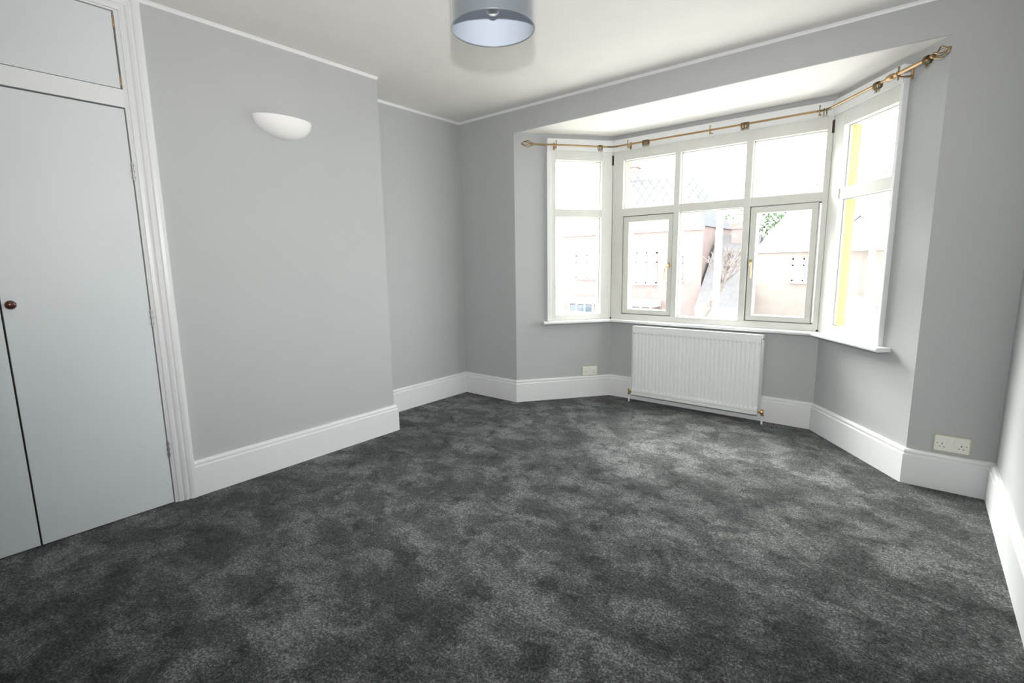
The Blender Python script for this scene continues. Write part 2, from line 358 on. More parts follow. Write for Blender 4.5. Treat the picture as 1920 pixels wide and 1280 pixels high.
# ------------------------------------------------------------------ windows
OF, OG, OBK = .02, -.032, -.10      # front face, glass plane, back of the frame
mf = mitres(PB, [OF, OG, OBK])
def uo(T, d, n, base, p):
    v = Vector((p[0], p[1], 0)) - Vector((*base, 0)); return v.dot(d), v.dot(n)
def window(name, label, T, d, n, base, u0, u1, posts, transom, zt, cells, joint_lo=None, joint_hi=None, arch_lo=False, arch_hi=False):
    root = empty(name, T(Vector(((u0 + u1) / 2, 0, SILL_Z))), label=label, kind='structure')
    G = lambda z0, z1, a, b, o0, o1, bm: box(bm, a, b, o0, o1, z0, z1, T)
    def part(nm, bm, mt, par=root, bevel=.0, **kw):
        o = obj(nm, bm, mt, None, bevel=bevel, **kw); put(o, par) if par is root else None
        if par is not root:
            o.parent = par; o.location = (0, 0, 0)
            o.matrix_parent_inverse = Matrix.Identity(4)
        return o
    # stiles at both ends (mitred at a bay corner)
    def stile(a, b, lo, o0, o1):
        bm = bmesh.new()
        if lo and joint_lo is not None:
            fr, bk = joint_lo(o0), joint_lo(o1)
            prism(bm, [P2(T, fr + .002, o0), P2(T, b, o0), P2(T, b, o1), P2(T, bk + .002, o1)], SILL_Z, WTOP)
        elif (not lo) and joint_hi is not None:
            fr, bk = joint_hi(o0), joint_hi(o1)
            prism(bm, [P2(T, a, o0), P2(T, fr - .002, o0), P2(T, bk - .002, o1), P2(T, a, o1)], SILL_Z, WTOP)
        else:
            G(SILL_Z, WTOP, a, b, o0, o1, bm)
        return bm
    part('stile', stile(u0, posts[0][1], True, OF, OG), M['frame'])
    part('stile', stile(posts[-1][0], u1, False, OF, OG), M['frame'])
    part('outer_stile', stile(u0, posts[0][1], True, OG - .004, OBK), M['cream'], label='yellowed outer face of the stile')
    part('outer_stile', stile(posts[-1][0], u1, False, OG - .004, OBK), M['cream'], label='yellowed outer face of the stile')
    ua, ub = posts[0][1], posts[-1][0]
    for z0, z1, nm in ((SILL_Z, .802, 'bottom_rail'), (zt, WTOP, 'head'), (transom[0], transom[1], 'transom')):
        bm = bmesh.new(); G(z0, z1, ua, ub, OF - (.001 if nm != 'transom' else .004), OBK, bm); part(nm, bm, M['frame'], bevel=.0025)
    for (a, b) in posts[1:-1]:
        bm = bmesh.new(); G(.802, zt, a, b, OF - .002, OBK, bm); part('mullion', bm, M['frame'], bevel=.0025)
    # fascia board over the head, behind the curtain rod
    bm = bmesh.new()
    fl, fh = (joint_lo(OF + .016) if joint_lo else u0 - .0), (joint_hi(OF + .016) if joint_hi else u1 + .0)
    bl, bh = (joint_lo(OF) if joint_lo else u0), (joint_hi(OF) if joint_hi else u1)
    prism(bm, [P2(T, fl, OF + .016), P2(T, fh, OF + .016), P2(T, bh, OF), P2(T, bl, OF)], 2.262, WTOP + .004)
    part('fascia_board', bm, M['gloss'], bevel=.003)
    for lo, flag in ((u0, arch_lo), (u1, arch_hi)):
        if flag:
            bm = bmesh.new(); a, b = (lo - .004, lo + .034) if flag == 1 else (lo - .020, lo + .006)
            G(SILL_Z, WTOP, a, b, OF + .012, 0, bm); part('cover_strip', bm, M['gloss'], bevel=.003, label='white strip covering the joint with the wall')
    # panes, sashes
    k = 0
    for c in cells:
        a, b, z0, z1, typ = c
        if typ == 'sash':
            s = .006; sa, sb, z0s, z1s = a + s, b - s, z0 + s, z1 - s
            ga, gb, g0, g1 = c_glass[c]
            sash = empty('sash', (0, 0, 0)); sash.parent = root
            sash.location = -root.location + T(Vector(((a + b) / 2, 0, z0)))
            off = Vector(root.location) + Vector(sash.location)
            bm = bmesh.new()
            fo = OF - .011
            G(z0s, g0, sa, sb, fo, OBK + .02, bm); G(g1, z1s, sa, sb, fo, OBK + .02, bm)
            o1 = obj('sash_rail', bm, M['frame'], None, bevel=.002); o1.parent = sash; o1.location = -off
            bm = bmesh.new()
            G(g0, g1, sa, ga, fo, OBK + .02, bm); G(g0, g1, gb, sb, fo, OBK + .02, bm)
            o2 = obj('sash_stile', bm, M['frame'], None, bevel=.002); o2.parent = sash; o2.location = -off
            bm = bmesh.new(); G(g0, g1, ga, gb, OG, OG - .004, bm)
            o3 = obj('pane', bm, M['glass']); o3.parent = sash; o3.location = -off
            bm = bmesh.new()
            for q in ((z0, z0s, a, b), (z1s, z1, a, b), (z0, z1, a, sa), (z0, z1, sb, b)): G(q[0], q[1], q[2], q[3], OF - .035, OBK + .01, bm)
            o4 = obj('draught_gap', bm, M['hinge']); o4.parent = sash; o4.location = -off
            # handle
            hu, hz, sgn = handle[c]
            bm = bmesh.new()
            T2 = lambda v: T(Vector((hu + v.x, fo + v.z, hz + v.y)))
            lathe(bm, [(0, 0), (.013, 0), (.013, .004), (.009, .007), (.008, .016), (.010, .020), (.0, .022)], 16, T2)
            pth = [(hu, fo + .017, hz), (hu + sgn * .010, fo + .030, hz - .006), (hu + sgn * .022, fo + .038, hz - .022), (hu + sgn * .027, fo + .036, hz - .050), (hu + sgn * .027, fo + .034, hz - .085), (hu + sgn * .027, fo + .038, hz - .115)]
            tube(bm, [T(Vector(q)) for q in pth], [.007, .0075, .0065, .0055, .005, .006], 10)
            G(hz - .017, hz + .026, hu - .008, hu + .008, fo, fo + .003, bm)
            o5 = obj('handle', bm, M['brass'], smooth=True, label='brass window handle hanging down'); o5.parent = sash; o5.location = -off
        else:
            bm = bmesh.new(); G(z0, z1, a, b, OG, OG - .004, bm); pn = part('pane', bm, M['glass'])
            bm = bmesh.new(); q = .007        # glazing bead round the pane
            for z_, zz, aa, bb in ((z0, z0 + q, a, b), (z1 - q, z1, a, b), (z0, z1, a, a + q), (z0, z1, b - q, b)):
                G(z_, zz, aa, bb, OG + .012, OG, bm)
            part('glazing_bead', bm, M['frame'])
            if typ == 'lead':
                # leaded lights: diamond lattice of thin cames plus solder lumps along the edge
                bm = bmesh.new(); du, dz = .078, .105; hw = .0013
                cu, cz = (a + b) / 2, (z0 + z1) / 2; Wd, Hd = (b - a), (z1 - z0)
                for sg in (1, -1):
                    kmin = -int((Wd / du + Hd / dz)) - 2
                    for kk in range(kmin, -kmin + 1):
                        pts = []
                        for t in (-1, 1):
                            pass
                        # line (u-cu)/du + sg*(z-cz)/dz = kk clipped to the pane
                        zs = [z0, z1]; cand = []
                        for z_ in zs:
                            u_ = cu + du * (kk - sg * (z_ - cz) / dz)
                            if a <= u_ <= b: cand.append((u_, z_))
                        for u_ in (a, b):
                            z_ = cz + sg * dz * (kk - (u_ - cu) / du)
                            if z0 < z_ < z1: cand.append((u_, z_))
                        if len(cand) >= 2:
                            (ua_, za_), (ub_, zb_) = cand[0], cand[1]
                            dv = Vector((ub_ - ua_, zb_ - za_))
                            if dv.length < .01: continue
                            pr = Vector((-dv.y, dv.x)).normalized() * hw
                            vs = [bm.verts.new(T(Vector((uu + s1 * pr.x, OG + .001 + oo, zz_ + s1 * pr.y))))
                                  for oo in (0, .0015) for (uu, zz_, s1) in ((ua_, za_, 1), (ub_, zb_, 1), (ub_, zb_, -1), (ua_, za_, -1))]
                            bm.faces.new(vs[:4]); bm.faces.new(vs[4:][::-1])
                            for q_ in range(4): bm.faces.new((vs[q_], vs[(q_ + 1) % 4], vs[4 + (q_ + 1) % 4], vs[4 + q_]))
                            for (uu, zz_) in ((ua_, za_), (ub_, zb_)):
                                lump = .0065
                                box(bm, max(a, uu - lump), min(b, uu + lump), OG + .0005, OG + .005, max(z0 + .0, zz_ - lump), min(z1, zz_ + lump), T)
                o = part('lead_came', bm, M['lead']); o['kind'] = 'stuff'
    return root
c_glass = {}; handle = {}
def jl(T, d, n, base, i):
    return lambda o: uo(T, d, n, base, mitres(PB, [o])[0][i])[0]
cellsL = [(.378, .815, .808, 1.690, 'fixed'), (.378, .815, 1.762, 2.185, 'lead')]
window('window_1', 'left splayed bay window, one tall pane under a leaded light', TL, dL, nL, PB[0], UL, LL, [(UL, .376), (.815, LL)], (1.692, 1.760), 2.185, cellsL,
       joint_hi=jl(TL, dL, nL, PB[0], 1), arch_lo=1)
e = X2
s1 = (1.352 - e, 1.824 - e, .802, 1.692, 'sash'); s3 = (2.434 - e, 2.898 - e, .802, 1.692, 'sash')
c_glass[s1] = (1.412 - e, 1.782 - e, .848, 1.638); c_glass[s3] = (2.484 - e, 2.852 - e, .848, 1.640)
handle[s1] = (1.799 - e, 1.245, -1); handle[s3] = (2.458 - e, 1.258, .5)
cellsC = [s1, (1.872 - e, 2.382 - e, .802, 1.692, 'fixed'), s3,
          (1.352 - e, 1.824 - e, 1.758, 2.180, 'lead'), (1.872 - e, 2.384 - e, 1.758, 2.180, 'lead'), (2.432 - e, 2.912 - e, 1.758, 2.180, 'lead')]
window('window_2', 'wide middle bay window with two opening casements and three leaded lights', TC, dC, nC, PB[1], 0, LC,
       [(0, 1.352 - e), (1.824 - e, 1.872 - e), (2.384 - e, 2.432 - e), (2.912 - e, LC)], (1.692, 1.758), 2.180, cellsC,
       joint_lo=jl(TC, dC, nC, PB[1], 1), joint_hi=jl(TC, dC, nC, PB[1], 2))
cellsR = [(.125, UR - .028, .815, 1.688, 'fixed'), (.125, UR - .028, 1.760, 2.172, 'lead')]
window('window_3', 'right splayed bay window with yellowed outer frame edge', TR, dR, nR, PB[2], 0, UR, [(0, .125), (UR - .028, UR)], (1.688, 1.760), 2.172, cellsR,
       joint_lo=jl(TR, dR, nR, PB[2], 2), arch_hi=2)
# corner joints: a thin dark sealant line, stained brown at top and bottom
for i, lab in ((1, 'dark open joint at the left corner of the bay window'), (2, 'dark open joint at the right corner of the bay window')):
    bm = bmesh.new(); q = mitres(PB, [OF - .003, OF - .03])
    a, b = q[0][i], q[1][i]; t = Vector((b - a)).normalized(); s = Vector((-t.y, t.x)) * .0035
    prism(bm, [tuple(a + s), tuple(a - s), tuple(b - s), tuple(b + s)], SILL_Z, 2.262)
    q2 = mitres(PB, [OF + .005])[0][i]; s2 = Vector((-t.y, t.x)) * .009
    prism(bm, [tuple(q2 + s2), tuple(q2 - s2), tuple(a - s2), tuple(a + s2)], 2.150, 2.235)
    prism(bm, [tuple(q2 + s2), tuple(q2 - s2), tuple(a - s2), tuple(a + s2)], SILL_Z, .765)
    obj('trim_%d' % (6 + i), bm, [M['bare'] if False else M['gap']], label=lab, **S)

# ------------------------------------------------------------------ built-in cupboard
cb = empty('built_in_cupboard', (D, YW1, 0), label='tall white built-in cupboard with flush doors beside the chimney breast', cat='cupboard')
def cp(nm, bm, mt, parent=cb, **kw):
    o = obj(nm, bm, mt, **kw); o.parent = parent
    off = cb.location.copy() if parent is cb else Vector(cb.location) + Vector(parent.location)
    o.location = -off; return o
ZB, ZD, ZR, ZU = .006, 2.062, 2.152, 2.500
bm = bmesh.new()                                       # face frame: stiles, rail, head (set just behind the doors' face)
xf = D + .004
box(bm, D - .04, xf, YA - .085, YW0 + .003, 0, H)      # stile right
box(bm, D - .04, xf, YW3, YW2 - .003, 0, H)
box(bm, D - .04, xf, YW2 - .003, YW0 + .003, ZD + .004, ZR - .003)
box(bm, D - .04, xf, YW2 - .003, YW0 + .003, ZU + .003, H)
cp('face_frame', bm, M['gloss'], bevel=.001)
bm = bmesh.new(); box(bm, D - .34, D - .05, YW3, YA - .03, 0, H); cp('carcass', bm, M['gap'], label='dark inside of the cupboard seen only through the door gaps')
def arch_prof(s):    # across the moulding, s from inner edge: offsets proud of the wall
    return s
AP = [(0, 0), (0, .012), (.014, .016), (.020, .012), (.024, .012), (.030, .020), (.040, .024), (.044, .018), (.050, .018), (.056, .026), (.070, .030), (.084, .030), (.088, .024), (.088, 0)]
bm = bmesh.new()
yi, yo = YA - .088, YA
def archv(bm, y_in, sg, z1):     # vertical moulding, mitred at the top
    lo = [bm.verts.new((D + o, y_in + sg * s, 0)) for s, o in AP]; hi = [bm.verts.new((D + o, y_in + sg * s, z1 + s)) for s, o in AP]
    n = len(AP)
    for k in range(n): bm.faces.new((lo[k], lo[(k + 1) % n], hi[(k + 1) % n], hi[k]))
    bm.faces.new(lo); bm.faces.new(hi[::-1])
ZA = H - .0885
archv(bm, yi, 1, ZA)
cp('architrave', bm, M['gloss'], smooth=False, label='stepped white moulding at the right edge of the cupboard')
bm = bmesh.new(); archv(bm, YW3 + .088, -1, ZA); cp('architrave', bm, M['gloss'])
bm = bmesh.new()
A_ = [bm.verts.new((D + o, yi + s, ZA + s)) for s, o in AP]; B_ = [bm.verts.new((D + o, YW3 + .088 - s, ZA + s)) for s, o in AP]
for k in range(len(AP)): bm.faces.new((A_[k], A_[(k + 1) % len(AP)], B_[(k + 1) % len(AP)], B_[k]))
bm.faces.new(A_); bm.faces.new(B_[::-1])
cp('architrave', bm, M['gloss'], label='stepped white moulding across the top of the cupboard')
def door(nm, y0, y1, z0, z1, lab=None, hinges=(), hy=None, knob=None):
    e_ = empty(nm, Vector((D, (y0 + y1) / 2, z0)) - cb.location); e_.parent = cb
    if lab: e_['label'] = lab
    bm = bmesh.new(); box(bm, D - .020, D + .004, y0, y1, z0, z1); cp('panel', bm, M['door'], e_, bevel=.0015)
    for hz in hinges:
        bm = bmesh.new()
        tube(bm, [(D + .006, hy, hz - .045), (D + .006, hy, hz + .045)], .0045, 10)
        for q in (-.03, 0, .03): box(bm, D + .003, D + .0055, hy - .008, hy + .008, hz + q - .006, hz + q + .006)
        cp('hinge', bm, M['hinge'], e_, smooth=True)
    if knob:
        bm = bmesh.new(); T2 = lambda v: Vector((D + .004 + v.z, knob[0] + v.x, knob[1] + v.y))
        lathe(bm, [(0, 0), (.011, 0), (.0085, .006), (.008, .012), (.014, .018), (.019, .024), (.0195, .030), (.016, .036), (.008, .0395), (0, .040)], 24, T2)
        cp('knob', bm, M['knob'], e_, smooth=True, label='round dark red-brown wooden knob')
    return e_
g = .0035
door('door', YW1 + g, YW0 - g, ZB, ZD - .004, 'right-hand tall flush door with round wooden knob', (1.765, 1.03, .31), YW0 + .001, (-3.235, 1.137))
door('door', YW2 + g, YW1 - g, ZB, ZD - .004, 'left-hand tall flush door, mostly out of view', (1.765, 1.03, .31), YW2 - .001)
door('upper_door', YW1 + g, YW0 - g * 1.5, ZR, ZU - .003, 'small top cupboard door on the right')
door('upper_door', YW2 + g, YW1 - g, ZR, ZU - .003, 'small top cupboard door on the left')
for z0, z1 in ((2.425, 2.487), (2.165, 2.215)):          # bare wood shows in the gap beside the top door
    bm = bmesh.new(); box(bm, D - .002, D + .0052, YW0 - .006, YW0 + .0008, z0, z1); cp('bare_edge', bm, M['bare'], label='bare brown wood where paint has chipped beside the top door')

# ------------------------------------------------------------------ wall uplighter on the chimney breast
ul = empty('wall_uplighter', (D, -1.922, 2.17), label='white half-bowl plaster uplighter on the grey chimney breast', cat='wall lamp')
bm = bmesh.new(); NU, NV = 28, 12; W2, DP, HT = .180, .105, .118; th = .006
def bowl(s):
    rows = []
    for j in range(NV + 1):
        a = math.pi / 2 * j / NV; row = []
        for i in range(NU + 1):
            t = math.pi * i / NU
            rr = math.cos(a) ** .95
            row.append(bm.verts.new((max(0, (DP - s) * math.sin(t) ** 1.0 * rr), -(W2 - s) * math.cos(t) * rr, -(HT - s) * math.sin(a))))
        rows.append(row)
    return rows
o_ = bowl(0); i_ = bowl(th)
for R_, fl in ((o_, 0), (i_, 1)):
    for j in range(NV):
        for i in range(NU):
            f = (R_[j][i], R_[j][i + 1], R_[j + 1][i + 1], R_[j + 1][i]); bm.faces.new(f if not fl else f[::-1])
for i in range(NU): bm.faces.new((o_[0][i], o_[0][i + 1], i_[0][i + 1], i_[0][i]))
bmesh.ops.remove_doubles(bm, verts=bm.verts, dist=.0002)
obj('bowl', bm, M['plaster'], ul, smooth=True)
bm = bmesh.new(); box(bm, .001, .012, -.05, .05, -.07, -.01); tube(bm, [(.012, 0, -.04), (.04, 0, -.04), (.05, 0, -.02)], .010)
sphere(bm, (.052, 0, -.022), .018); obj('lampholder', bm, M['bulb'], ul, smooth=True)

# ------------------------------------------------------------------ pendant lampshade
PX, PY, PZ = 2.222, -2.06, 2.12; R = .150; SH = .205
pl = empty('pendant_lamp', (PX, PY, H), label='grey satin drum pendant lampshade with white lining hanging from the ceiling', cat='pendant lamp')
z0, z1 = PZ - H, PZ + SH - H
bm = bmesh.new(); lathe(bm, [(R, z0), (R, z1), (R - .001, z1), (R - .001, z0)], 96, close=True); obj('shade', bm, M['shade'], pl, smooth=True)
bm = bmesh.new(); lathe(bm, [(R - .0012, z0 + .001), (R - .0012, z1 - .001), (R - .0022, z1 - .001), (R - .0022, z0 + .001)], 96, close=True); obj('lining', bm, M['lining'], pl, smooth=True, label='white lining inside the grey shade')
for zz in (z0 + .001, z1 - .001):
    bm = bmesh.new(); torus(bm, (0, 0, zz), (0, 0, 1), R - .0005, .0024, 96, 8); obj('rim', bm, M['shade'], pl, smooth=True)
bm = bmesh.new(); zs = z1 - .02
torus(bm, (0, 0, zs), (0, 0, 1), .021, .002, 24, 6)
for k in range(3):
    a = 2 * math.pi * k / 3 + .4; tube(bm, [(.021 * math.cos(a), .021 * math.sin(a), zs), ((R - .003) * math.cos(a), (R - .003) * math.sin(a), z1 - .003)], .0017, 6)
obj('spider', bm, M['lining'], pl, smooth=True)
bm = bmesh.new(); lathe(bm, [(0, zs + .035), (.010, zs + .033), (.016, zs + .02), (.017, zs - .02), (.019, zs - .022), (.019, zs - .034), (0, zs - .034)], 24)
obj('lampholder', bm, M['socket'], pl, smooth=True)
bm = bmesh.new(); zb = 2.165 - H
lathe(bm, [(0, zb), (.012, zb + .003), (.022, zb + .010), (.028, zb + .022), (.029, zb + .034), (.025, zb + .052), (.018, zb + .070), (.014, zb + .085), (.013, zs - .03), (0, zs - .03)], 24)
obj('bulb', bm, M['bulb'], pl, smooth=True)
bm = bmesh.new(); tube(bm, [(0, 0, zs + .03), (0, 0, -.02)], .003, 8); obj('cord', bm, M['socket'], pl, smooth=True)
bm = bmesh.new(); lathe(bm, [(0, -.028), (.012, -.028), (.02, -.022), (.045, -.010), (.050, 0), (0, 0)], 32); obj('ceiling_rose', bm, M['socket'], pl, smooth=True)

# ------------------------------------------------------------------ radiator
RX0, RX1, RZ0, RZ1 = 1.528, 2.602, .068, .699; yf = YC - .128; yr = YC - .040
rd = empty('radiator', ((RX0 + RX1) / 2, (yf + yr) / 2, 0), label='white double panel radiator under the middle bay window', cat='radiator')
def rp(nm, bm, mt, **kw):
    o = obj(nm, bm, mt, **kw); put(o, rd); return o
def flute_panel(y, sg):
    bm = bmesh.new(); x0, x1 = RX0 + .004, RX1 - .004; n = 31; pitch = (x1 - x0 - .030) / n
    xs = [x0, x0 + .015]; hs = [0, 0]
    for k in range(n):
        b = x0 + .015 + k * pitch
        for f_, h_ in ((.14, 0), (.30, 1), (.70, 1), (.86, 0)): xs.append(b + f_ * pitch); hs.append(h_)
    xs += [x1 - .015, x1]; hs += [0, 0]
    zs = [(RZ0, -.006, 0), (RZ0 + .006, 0, 0), (RZ0 + .030, 0, 0), (RZ0 + .036, .0025, 0), (RZ0 + .052, .0025, 0), (RZ0 + .070, .001, 1), (RZ1 - .062, .001, 1), (RZ1 - .046, .0025, 0), (RZ1 - .012, .0025, 0), (RZ1 - .004, 0, 0)]
    rows = [[bm.verts.new((x, y - sg * (o + .0065 * f_ * (1 - h_) * -1 + (.0 if f_ == 0 else 0)), z)) for x, h_ in zip(xs, hs)] for z, o, f_ in zs]
    back = [[bm.verts.new((x, y + sg * .012, z)) for x in (xs[0], xs[-1])] for z in (RZ0, RZ1 - .004)]
    for j in range(len(rows) - 1):
        for i in range(len(xs) - 1): bm.faces.new((rows[j][i], rows[j][i + 1], rows[j + 1][i + 1], rows[j + 1][i]))
    bm.faces.new(back[0] + back[1][::-1])
    bm.faces.new(rows[0] + [back[0][1], back[0][0]]); bm.faces.new(rows[-1] + [back[1][1], back[1][0]])
    bm.faces.new([r_[0] for r_ in rows] + [back[1][0], back[0][0]]); bm.faces.new([r_[-1] for r_ in rows] + [back[1][1], back[0][1]])
    return bm
rp('front_panel', flute_panel(yf, 1), M['rad'], label='white front panel pressed with vertical flutes')
rp('rear_panel', flute_panel(yr, -1), M['rad'])
bm = bmesh.new()
box(bm, RX0, RX1, yf - .002, yf + .012, RZ1 - .010, RZ1 + .012); box(bm, RX0, RX1, yr - .012, yr + .002, RZ1 - .010, RZ1 + .012)
for k in range(54):
    x = RX0 + .012 + k * (RX1 - RX0 - .024) / 53; box(bm, x - .0078, x + .0078, yf + .01, yr - .01, RZ1 + .004, RZ1 + .0125)
rp('top_grille', bm, M['rad'], bevel=.001)
for x in (RX0 - .002, RX1):
    bm = bmesh.new(); box(bm, x, x + .002, yf - .001, yr, RZ0 + .02, RZ1 + .011)
    rp('side_cover', bm, M['rad'], bevel=.0005)
bm = bmesh.new()
for k in range(26):
    x = RX0 + .03 + k * (RX1 - RX0 - .06) / 25; box(bm, x - .0005, x + .0005, yf + .013, yr - .013, RZ0 + .03, RZ1 - .03)
o = rp('convector_fins', bm, M['rad'])
for x, sg in ((RX0, -1), (RX1, 1)):
    bm = bmesh.new(); ym = yf + .018; xv = x + sg * .030; zv = RZ0 + .035
    tube(bm, [(x - sg * .004, ym, zv), (xv, ym, zv)], .0085, 12)
    tube(bm, [(xv, ym, zv - .03), (xv, ym, zv + .012)], .0105, 12)
    for zz, rr in ((zv - .026, .0135), (zv + .010, .012)): tube(bm, [(xv, ym, zz - .006), (xv, ym, zz + .006)], rr, 6)
    tube(bm, [(x + sg * .006, ym, zv), (x + sg * .016, ym, zv)], .0135, 6)
    if sg > 0:
        tube(bm, [(xv, ym, zv), (xv, ym - .022, zv)], .012, 12); sphere(bm, (xv, ym - .022, zv), .0145)
    rp('valve', bm, M['brass'], smooth=True, label='brass valve at the %s foot of the radiator' % ('right' if sg > 0 else 'left'))
    bm = bmesh.new(); tube(bm, [(xv, ym, 0), (xv, ym, zv - .03)], .0078, 12)
    rp('supply_pipe', bm, M['gloss'], smooth=True)
bm = bmesh.new(); xv = RX1 + .001      # air bleed at the top right
tube(bm, [(RX1 - .004, yf + .02, RZ1 - .022), (RX1 + .010, yf + .02, RZ1 - .022)], .005, 8); rp('bleed_valve', bm, M['darkbrass'], smooth=True)
for x in (RX0 + .2, RX1 - .2):
    bm = bmesh.new(); box(bm, x - .015, x + .015, yr - .004, YC - .001, .22, .50); rp('wall_bracket', bm, M['rad'])

# ------------------------------------------------------------------ double sockets
def socket(T, lab, off_col):
    """T maps (along wall, up, out of wall)"""
    c = T(Vector((0, 0, 0))); e_ = empty('double_socket', c, label=lab, cat='socket')
    T2 = lambda v: T(v) - c
    w_, h_ = .0735, .043
    bm = bmesh.new(); box(bm, -w_ - .004, w_ + .004, -h_ - .004, h_ + .004, 0, .006, T2); obj('back_box', bm, M['socket_back'], e_, label='yellowed edge of the back box')
    bm = bmesh.new(); box(bm, -w_, w_, -h_, h_, .004, .0125, T2); obj('face_plate', bm, M['socket'], e_, bevel=.003)
    for sx in (-.032, .032):
        bm = bmesh.new(); sc_x = sx * .55
        box(bm, sx * .42 - .0055, sx * .42 + .0055, .008, .028, .0122, .0155, T2); obj('switch', bm, M['socket'], e_, bevel=.001)
        bm = bmesh.new()
        cx = sx * 1.25
        for q in (((cx - .002, cx + .002, -.006, .003)), ((cx - .0125, cx - .006, -.020, -.0165)), ((cx + .006, cx + .0125, -.020, -.0165))):
            box(bm, q[0], q[1], q[2], q[3], .0121, .0129, T2)
        obj('pin_hole', bm, M['hole'], e_)
        bm = bmesh.new(); cs = sx * 1.88
        lathe(bm, [(0, .0125), (.0035, .0125), (.0035, .0135), (0, .0142)], 12, lambda v: T2(Vector((cs + v.x, .0 + v.y, v.z)))); obj('screw', bm, M['hinge'], e_)
    return e_
socket(lambda v: Vector((3.716 + v.x, -v.z, .268 + v.y)), 'white double socket above the skirting near the right corner', 0)
socket(lambda v: TL(Vector((.720 + v.x, v.z, .252 + v.y))), 'white double socket on the left splay of the bay under the window board', 0)

# ------------------------------------------------------------------ curtain rod, following the bay
ZRD = 2.292; OR = .10
q = mitres(PB, [OR])[0]
def rodpt(T, u): v = T(Vector((u, OR, ZRD))); return v
def bend(c, d0, d1, r=.055, n=8):
    c = Vector((c.x, c.y, ZRD)); a = c - d0 * r; b = c + d1 * r
    return [(1 - t) ** 2 * a + 2 * t * (1 - t) * c + t * t * b for t in [i / n for i in range(n + 1)]]
cr = empty('curtain_rod', (q[1].x, q[1].y, ZRD), label='thin copper-gold curtain rod bent round the bay above the windows', cat='curtain rod')
def crp(nm, bm, mt, **kw):
    o = obj(nm, bm, mt, smooth=True, **kw); put(o, cr); return o
LSTART = rodpt(TL, .135); RJ = rodpt(TR, .690); REND = rodpt(TR, .945)
bL = bend(q[1], dL, dC); bR = bend(q[2], dC, dR)
bm = bmesh.new(); tube(bm, [LSTART, bL[0]], .0075, 12); crp('rod', bm, M['copper'])
bm = bmesh.new(); tube(bm, [bL[-1], bR[0]], .0075, 12); crp('rod', bm, M['copper'])
bm = bmesh.new(); tube(bm, [bR[-1], RJ], .0075, 12); crp('rod', bm, M['copper'])
bm = bmesh.new(); tube(bm, [rodpt(TR, .675), REND], .0105, 12); crp('rod', bm, M['copper'], label='thicker sleeve section of the rod at the right end')
for b_ in (bL, bR):
    bm = bmesh.new(); tube(bm, b_, .0068, 10)
    for i in range(0, len(b_)):
        t = (b_[min(i + 1, 8)] - b_[max(i - 1, 0)]).normalized(); torus(bm, b_[i], t, .0068, .0015, 12, 5)
    crp('corner_bend', bm, M['darkbrass'], label='darker ribbed flexible corner link')
for T, u, d in ((TL, .354, dL), (TC, 1.428 - X2, dC), (TC, 2.126 - X2, dC), (TC, 2.866 - X2, dC), (TR, .705, dR)):
    bm = bmesh.new(); P = lambda a, o, z: T(Vector((u + a, o, ZRD + z)))
    oo = OF + .016 if u < .69 else OF
    box(bm, u - .008, u + .008, oo, oo + .004, ZRD - .030, ZRD + .030, T)
    tube(bm, [P(0, oo, -.012), P(0, OR - .03, -.016), P(0, OR - .004, -.014)], .0048, 8)
    c = P(0, OR, 0)
    torus(bm, c, d, .0105, .0035, 16, 8); tube(bm, [P(0, OR, .012), P(0, OR, .030)], [.0035, .0045], 8); sphere(bm, P(0, OR, .032), .006, 10, 6)
    tube(bm, [P(0, OR, -.012), P(0, OR, -.034)], [.005, .003], 8)
    crp('bracket', bm, M['copper'])
bm = bmesh.new(); c0, c1 = rodpt(TR, .618), rodpt(TR, .678); tube(bm, [c0, c0.lerp(c1, .15), c0.lerp(c1, .5), c0.lerp(c1, .85), c1], [.010, .016, .0175, .016, .010], 14)
crp('connector', bm, M['copper'])
def finial(start, d, L_):
    bm = bmesh.new(); n = 4; a = Vector((0, 0, 1)); b = d.cross(a).normalized()
    lathe(bm, [(0, -.012), (.011, -.012), (.0125, -.004), (.011, .004), (.006, .006), (0, .006)], 16, lambda v: start + a * v.x + b * v.y + d * v.z)
    for k in range(n):
        pth = []
        for i in range(15):
            t = i / 14; rr = .024 * math.sin(math.pi * t) ** .8 + .003; ang = 2 * math.pi * k / n + .8 + t * 1.9
            pth.append(start + d * (t * L_) + a * rr * math.cos(ang) + b * rr * math.sin(ang))
        tube(bm, pth, .0034, 6)
    sphere(bm, start + d * (L_ + .004), .0065, 12, 8)
    return bm
crp('finial', finial(LSTART, -dL, .085), M['copper'], label='open twisted-cage finial at the left end')
crp('finial', finial(REND, dR, .095), M['copper'], label='open twisted-cage finial at the right end')
